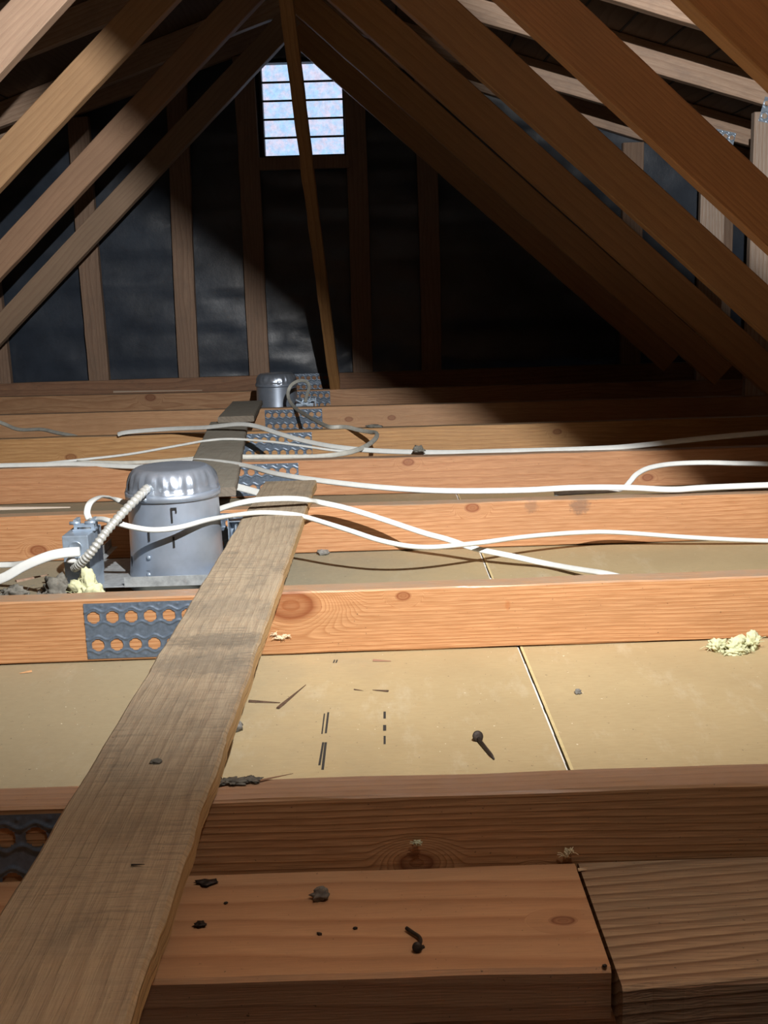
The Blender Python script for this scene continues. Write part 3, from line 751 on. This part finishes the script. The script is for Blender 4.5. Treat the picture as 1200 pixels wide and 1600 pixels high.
T2 = build_can(-.384, 4.235, .186, .080, mirror=1, near=False)
tag(T2, 'far aluminium light can with looping grey cable, near the gable wall', 'light housing', 'recessed light cans between truss chords')
q0, q1 = atY(462, 640, 4.1), atY(490, 640, 4.1)
jbox(T2, q0.x + .384, q1.x + .384, -.125, -.04, .03, .078)
bm = bmesh.new()
for (u, v, ry) in ((470, 628, .5), (484, 627, -.4), (478, 634, 1.2)):
    p = rel(atY(u, v, 4.13), (-.384, 4.235)); r_ = bmesh.ops.create_cube(bm, size=1)
    bmesh.ops.transform(bm, verts=r_['verts'], matrix=Matrix.Translation(p) @ Matrix.Rotation(ry, 4, 'Y') @ Matrix.Diagonal((.04, .02, .005, 1)))
link('cable_clamp', bm_mesh('cable_clamp', bm), M['bright'], T2)

# ------------------------------------------------------------------ cables
def cable(label, pts, w_=.0112, t_=.0055, mat='cable', up=(0, -.75, .66), group='cables across the truss chords', per=8):
    P = [atY(*p) for p in pts]
    # keep every cable clear of the ceiling board
    for p in P:
        p.z = max(p.z, w_ * .5)
    me = sweep('electrical_cable', P, w_, t_, up, per); o = link('electrical_cable', me, M[mat]); tag(o, label, 'cable', group); return o
cable('white cable crossing the front of the near light can and over the plank',
      [(140, 813, 1.745), (158, 811, 1.70), (178, 816, 1.675), (209, 824, 1.675), (241, 828, 1.682), (281, 824, 1.70), (327, 812, 1.75), (375, 804, 1.83), (410, 801, 1.86), (450, 803, 1.86), (478, 808, 1.85),
       (540, 827, 1.81), (600, 846, 1.80), (660, 855, 1.82), (733, 850, 1.86), (827, 838, 1.93), (908, 832, 1.97), (967, 832, 1.985), (1083, 840, 1.985), (1200, 845, 1.985), (1300, 850, 1.99)], .0085, .0058)
cable('white cable looping up behind the near can and slanting down right to the board',
      [(139, 811, 1.755), (136, 800, 1.755), (140, 787, 1.765), (150, 779, 1.80), (163, 776, 1.86), (185, 782, 1.92), (240, 800, 1.94), (290, 808, 1.935), (322, 803, 1.93), (350, 793, 1.92), (375, 786, 1.91), (405, 781, 1.91), (450, 779, 1.92), (480, 781, 1.935), (500, 785, 1.965),
       (545, 795, 1.97), (600, 812, 1.965), (660, 832, 1.94), (700, 843, 1.92), (742, 857, 1.90), (800, 869, 1.875), (850, 880, 1.86), (900, 889, 1.80), (945, 896, 1.74), (985, 906, 1.70)], .0108, .0048)
cable('long white cable running the full width just behind the near light can',
      [(-60, 729, 2.64), (0, 727.5, 2.645), (60, 726, 2.65), (120, 725, 2.65), (200, 729, 2.62), (240, 728, 2.60), (280, 722, 2.58), (320, 720, 2.55), (380, 727, 2.45), (430, 740, 2.32), (500, 751, 2.22), (600, 762, 2.14), (700, 767, 2.09), (815, 766, 2.065), (900, 762, 2.055), (980, 762, 2.05), (1050, 765, 2.045), (1100, 762, 2.045), (1200, 758, 2.045), (1300, 755, 2.05)], .0122, .0055)
cable('grey-white cable doubling back in a U-turn and looping into the far can\'s box',
      [(120, 723, 2.66), (200, 724, 2.655), (260, 721, 2.655), (320, 716, 2.66), (380, 714, 2.67), (450, 714, 2.68), (500, 713, 2.69), (545, 707, 2.72), (572, 697, 2.80), (587, 685, 2.92), (588, 677, 3.02), (578, 675, 3.10), (560, 672, 3.16), (545, 668, 3.20), (532, 667, 3.228), (515, 667, 3.24), (500, 661, 3.36), (480, 650, 3.60), (463, 639, 3.83), (453, 627, 3.93), (450, 614, 3.98), (455, 602, 4.00), (467, 595, 4.03), (478, 596, 4.06), (483, 604, 4.08), (480, 616, 4.10), (477, 628, 4.12)],
      .0125, .0060, 'cable_old', up=(.1, -1, .2))
cable('white cable over the grey plank climbing to the right edge',
      [(184, 679, 3.20), (195, 676, 3.20), (225, 673, 3.20), (270, 670, 3.18), (320, 668, 3.12), (370, 663, 3.05), (400, 666, 3.00), (440, 679, 2.92), (480, 690, 2.86), (530, 699, 2.80), (600, 705, 2.76), (700, 707, 2.71), (785, 705, 2.68), (870, 703, 2.66), (950, 700, 2.645), (1000, 696, 2.64), (1100, 685, 2.63), (1200, 676, 2.63), (1300, 668, 2.63)], .0140, .0060)
cable('short grey cable end drooping at the far left edge',
      [(-60, 640, 3.62), (0, 660, 3.58), (29, 671, 3.52), (64, 671, 3.45), (88, 676, 3.38), (117, 682, 3.30), (128, 688, 3.29)], .0125, .006, 'cable_old')
cable('thin white wire rising over the grey plank between the thicker cables',
      [(70, 724, 2.685), (120, 719, 2.70), (200, 710, 2.76), (280, 696, 2.84), (320, 689, 2.88), (360, 686, 2.88), (420, 690, 2.84), (480, 698, 2.79), (515, 703, 2.765), (545, 706, 2.76)], .0065, .0045)
cable('wide white cable passing under the end of the near plank',
      [(215, 738, 2.42), (260, 736, 2.40), (300, 742, 2.36), (330, 749, 2.33), (360, 758, 2.30), (390, 766, 2.28), (414, 773, 2.26), (440, 780, 2.245)], .0165, .0055)
cable('white cable hooking down behind the full-width cable at right',
      [(1300, 730, 2.20), (1200, 725, 2.20), (1150, 724, 2.20), (1100, 723, 2.195), (1050, 725, 2.18), (1015, 731, 2.155), (995, 741, 2.13), (985, 752, 2.11), (975, 762, 2.095), (955, 766, 2.085), (920, 768, 2.08), (866, 771, 2.075)], .0105, .0052)
cable('lower wide white cable entering the near box from the left edge',
      [(-70, 925, 1.60), (0, 905, 1.60), (37, 885, 1.605), (73, 870, 1.61), (100, 864, 1.615), (124, 862, 1.63)], .0150, .0055, up=(0, -1, .3))
cable('upper white cable at the left edge meeting the near box',
      [(-70, 884, 1.80), (0, 883, 1.80), (27, 882, 1.79), (55, 876, 1.76), (80, 868, 1.72), (94, 862, 1.70)], .0105, .0052)

# ------------------------------------------------------------------ litter lying about
def put(o, p, rz=0.0, rx=0.0): o.location = p; o.rotation_euler = (rx, 0, rz); return o
# roofing nail on the board
def nail(L=.052, r=.0021, bent=False):
    if not bent:
        T = empty('nail')
        a = link('nail_shank', lathe('nail_shank', [(r, 0), (r, L * .82), (r * .4, L)], 12), M['rust'], T); a.rotation_euler = (R(92), 0, 0); a.location = (0, 0, r + .001)
        b = link('nail_head', lathe('nail_head', [(.0058, -.0012), (.0062, 0), (.0055, .001), (.002, .0014)], 20), M['rust'], T); b.rotation_euler = (R(65), 0, 0); b.location = (0, .0005, .0054)
        return T
T = nail(); p = atZ(747, 1158, 0); q = atZ(768, 1183, 0); T.location = p; dv = q - p; T.rotation_euler = (0, 0, math.atan2(dv.y, dv.x) + R(90))
tag(T, 'dark nail with a round head lying on the tan board', 'nail')
T = empty('bent_nail'); tag(T, 'rusty bent nail lying on the orange wall plate', 'nail')
P = [atZ(635, 1450, .0295), atZ(645, 1457, .0295), atZ(655, 1464, .0295), atZ(657, 1472, .0295), atZ(652, 1480, .0295)]
c0 = P[2].copy(); T.location = c0
link('nail_shank', sweep('nail_shank', [v - c0 for v in P], .0028, .0028, (0, 0, 1), 6, 10), M['rust'], T)
hd = link('nail_head', lathe('nail_head', [(.0032, -.0012), (.0038, 0), (.003, .0012), (.001, .0014)], 14), M['rust'], T); hd.location = P[-1] - c0 + Vector((0, -.002, .0012)); hd.rotation_euler = (R(60), 0, 0)

def sliver(label, u0, v0, u1, v1, z, wd, mat, cat='splinter', group='splinters on the tan board'):
    a, b = atZ(u0, v0, z), atZ(u1, v1, z); d = b - a; L = d.length; rnd = random.Random(int(u0))
    V = []; F = []; n = 6
    for i in range(n + 1):
        t = i / n; ww = wd * (1.0 if t < .2 else 1 - (t - .2) / .8 * .92) * rnd.uniform(.85, 1.15)
        for sx, sz in ((-1, 0), (1, 0), (.7, 1), (-.7, 1)): V.append((t * L, sx * ww / 2, .0006 + sz * wd * .45 * (1 - t * .6)))
    for i in range(n):
        for j in range(4): k = (j + 1) % 4; F.append((i*4+j, (i+1)*4+j, (i+1)*4+k, i*4+k))
    F.append((0, 1, 2, 3)); F.append((n*4+3, n*4+2, n*4+1, n*4))
    me = mesh('wood_splinter', V, F); bm = bmesh.new(); bm.from_mesh(me); bmesh.ops.recalc_face_normals(bm, faces=bm.faces[:]); bm.to_mesh(me); bm.free()
    o = link('wood_splinter', me, mat); o.location = a; o.rotation_euler = (0, 0, math.atan2(d.y, d.x)); tag(o, label, cat, group)
sliver('dark splinter lying level just right of the plank', 389, 1097, 438, 1099, 0, .0042, M['bark'])
sliver('dark splinter lying aslant, pointing up to the right', 434, 1108, 478, 1071, 0, .0042, M['bark'])
sliver('short black splinter wedge in the middle of the near board', 607, 1081, 582, 1079, 0, .0030, M['bark'])
sliver('tiny dark splinter left of the black wedge', 553, 1078, 568, 1080, 0, .0016, M['bark'])
sliver('reddish splinter beside the foot of the second truss', 583, 1033, 611, 1034, 0, .0042, plain('reddish_splinter', (.30, .16, .10), .8))
sliver('pale orange chip on the board below the left of the second truss', 50, 1050, 31, 1053, 0, .0045, plain('orange_chip', (.55, .30, .14), .8))
sliver('small twig on the first truss chord right of the plank', 402, 1222, 458, 1210, .0898, .0022, plain('twig', (.34, .20, .12), .8), group='splinters on the chords')
sliver('dark sliver across the near plank', 205, 1353, 226, 1352, .1100, .0016, M['rust'], group='splinters on the chords')
sliver('pale stick lying behind the second truss at the far left', 25, 910, 76, 899, .03, .008, M['stud'], group='splinters behind the second truss')
sliver('pale offcut lying along the gable plate, left of the far can', 178, 613.5, 316, 610.5, .0905, .016, plain('pale_offcut', (.50, .38, .28), .8), 'offcut', 'splinters on the chords')
sliver('thin white lath lying on the third truss at left', -20, 797, 110, 794, .0900, .012, plain('pale_lath', (.50, .42, .34), .8), 'offcut', 'splinters on the chords')
sliver('small pale shaving at the joint between the wall plates', 903, 1361, 917, 1360, .0282, .0030, plain('pale_shaving', (.75, .55, .36), .7), group='splinters on the chords')

def crumb(name, label, cat, p, r, sc, seed, mat, amp=.5, group=None, sub=3, freq=1.6):
    o = link(name, lump(name, r, sc, seed, amp, sub, freq), mat); o.location = p; tag(o, label, cat, group); return o
crumb('mortar_crumb', 'grey lump on the orange wall plate, below the first truss', 'crumb', atZ(501, 1404, .0273), .0058, (1.15, 1, .9), 5, M['chip'], .6)
crumb('mortar_crumb', 'grey crumb touching the right edge of the near plank on the tan board', 'crumb', atZ(370, 1142, 0), .0068, (.95, .9, 1.1), 6, M['chip'], .6)
crumb('mortar_crumb', 'tiny grey pebble right of the board seam', 'crumb', atZ(903, 1084, 0), .0040, (1, .9, .9), 8, M['chip'], .5)
crumb('mortar_crumb', 'grey lump at the foot of the third truss beside the plank', 'crumb', atZ(505, 867, .0), .0085, (1.2, .8, .7), 9, M['chip'], .5)
crumb('mortar_crumb', 'dark clod on the fourth truss, behind the climbing cable', 'crumb', atZ(654, 706, .0898), .011, (1.2, .6, .8), 11, M['grey'], .6)
crumb('mortar_crumb', 'small dark clod on the fifth truss near the cable\'s U-turn', 'crumb', atZ(584, 668, .0898), .012, (2.0, .6, .45), 12, M['grey'], .6)
crumb('mortar_crumb', 'small round dark pebble on the near plank', 'crumb', atZ(244, 1192, .1095), .0042, (1.2, .9, .5), 13, M['grey'], .3)
crumb('paper_scrap', 'small white scrap on the gable plate at far left', 'scrap', atZ(33, 611, .0898), .013, (1, .7, .8), 14, M['gyp'], .5)
crumb('bark_chip', 'dark brown chip beside the near plank at the back of the wall plate', 'chip', atZ(322, 1381, .0272), .0055, (1.4, .8, .35), 15, M['rust'], .6, 'chips on the wall plate')
crumb('bark_chip', 'star-shaped dark chip on the wall plate between plank and bent nail', 'chip', atZ(313, 1447, .0272), .0042, (1.0, .8, .4), 16, M['rust'], .8, 'chips on the wall plate')
for i, (u, v, lb) in enumerate(((353, 1412, 'slim dark fleck on the wall plate above the star-shaped chip'), (499, 1460, 'left of two black specks in the middle of the wall plate'), (555, 1451, 'right of two black specks in the middle of the wall plate'), (945, 1510, 'black speck near the joint of the wall plates'), (660, 1481, 'black speck under the bent nail'))):
    crumb('dirt_speck', lb, 'speck', atZ(u, v, .0271), .0018, (1.2, 1, .6), 20 + i, M['rust'], .5, 'specks on the wall plate', 1)
def tuft(label, parts, mat, name='insulation_tuft', cat='insulation', fib=10, fr=.02, freq=1.8):
    c = parts[0][0]; bm = bmesh.new()
    for i, (p, r, sc) in enumerate(parts):
        me = lump('t', r, sc, 40 + i + int(c.x * 50), .75, 4, freq); k = len(bm.verts); bm.from_mesh(me); bm.verts.ensure_lookup_table()
        for v in bm.verts[k:]: v.co += p - c
        bpy.data.meshes.remove(me)
    rnd = random.Random(int(c.y * 100))
    for i in range(fib * 3):
        p, r, sc = rnd.choice(parts); a = rnd.uniform(0, 6.28); q = p - c + Vector((math.cos(a) * r * sc[0] * .8, math.sin(a) * r * sc[1] * .7, r * rnd.uniform(.1, .9)))
        e = q + Vector((math.cos(a), math.sin(a) * .5, rnd.uniform(-.3, .8))) * fr * rnd.uniform(.3, 1); mme = sweep('f', [q, (q + e) / 2 + Vector((0, 0, fr * .15)), e], .0007, .0007, per=4, nseg=6)
        bm.from_mesh(mme); bpy.data.meshes.remove(mme)
    o = link(name, bm_mesh(name, bm, True), mat); o.location = c; tag(o, label, cat); return o
p = atZ(1150, 1018, 0)
tuft('pale yellow insulation tuft on the board at the right edge', [(p, .011, (1.25, .8, .9)), (p + Vector((-.024, .004, 0)), .0095, (1.1, .8, .85)), (p + Vector((.022, .006, .001)), .010, (.9, .8, 1.1)), (p + Vector((-.005, -.012, 0)), .008, (1.6, .6, .6))], M['yellow'], fib=16)
p = atY(134, 921, 1.56); p.z = .062; p = atY(136, 926, 1.525)
tuft('pale yellow insulation tuft in front of the near junction box', [(Vector((p.x, 1.53, .052)), .019, (1.05, .6, 1.35))], M['yellow'], fib=6)
p = atY(93, 926, 1.54)
tuft('grey felted dust clump left of the yellow tuft', [(Vector((p.x, 1.545, .050)), .022, (1.2, .7, .95)), (Vector((p.x - .03, 1.555, .045)), .014, (1.2, .7, .8))], M['grey'], 'dust_clump', 'dust clump', 6)
p = atY(18, 926, 1.58)
tuft('small dark dust clump at the far left behind the second truss', [(Vector((p.x, 1.59, .048)), .013, (1.5, .7, .8))], M['grey'], 'dust_clump', 'dust clump', 5)
tuft('tiny pale tuft stuck over the knot of the nearest truss', [(atY(652, 1321, .8135), .0024, (1.2, .5, .9))], plain('pale_green_wool', (.52, .52, .36), .95), fib=3, fr=.004)
tuft('curled pale tuft on the nearest truss above the plate joint', [(atY(884, 1340, .8135), .0026, (.6, .5, 1.5)), (atY(892, 1334, .8135), .0022, (.8, .5, 1.2))], plain('pale_wool', (.62, .54, .36), .95), fib=5, fr=.006)
tuft('frayed pale wood fibres on the second truss beside the plank', [(atY(437, 999, 1.432), .0032, (2.0, .3, .8)), (atY(446, 996, 1.432), .0026, (1.6, .3, 1.0)), (atY(430, 993, 1.432), .0022, (1.0, .3, 1.0))], plain('frayed_fibre', (.72, .56, .38), .9), 'wood_fibres', 'wood fibres', 8, .007)
# pieces of dirt round the near can
tuft('dust and wool debris at the right foot of the near light can', [(Vector((-.238, 1.735, .002)), .009, (1, 1.2, .8))], M['grey'], 'dust_clump', 'dust clump', 6)

p = atZ(362, 1223, .0898)
tuft('grey dust smear on the first truss chord touching the near plank', [(p, .006, (1.6, 1.0, .3)), (p + Vector((.016, .002, 0)), .005, (1.5, 1.0, .3)), (p + Vector((-.012, -.002, 0)), .005, (1.2, 1.0, .3))], M['grey'], 'dust_clump', 'dust clump', 2, .006)
# printed marks on the paper of the near board
bm = bmesh.new()
for (u0, v0, u1, v1, wd) in ((513, 1113, 509, 1146, .0012), (507, 1115, 503, 1147, .0008), (505, 1160, 499, 1196, .0012), (509, 1160, 504, 1203, .0014), (601, 1112, 601, 1123, .0014), (601, 1133, 601, 1142, .0018), (601, 1150, 601, 1163, .0012), (523, 1031, 521, 1036, .001), (527, 1031, 525, 1036, .001)):
    a, b = atZ(u0, v0, 0), atZ(u1, v1, 0)
    v = [bm.verts.new(c) for c in ((a.x - wd, a.y, .0002), (a.x + wd, a.y, .0002), (b.x + wd, b.y, .0002), (b.x - wd, b.y, .0002))]; bm.faces.new(v)
ink = link('trim_6', bm_mesh('printed_marks', bm), M['ink']); tag(ink, kind='structure')

bpy.context.view_layer.update()
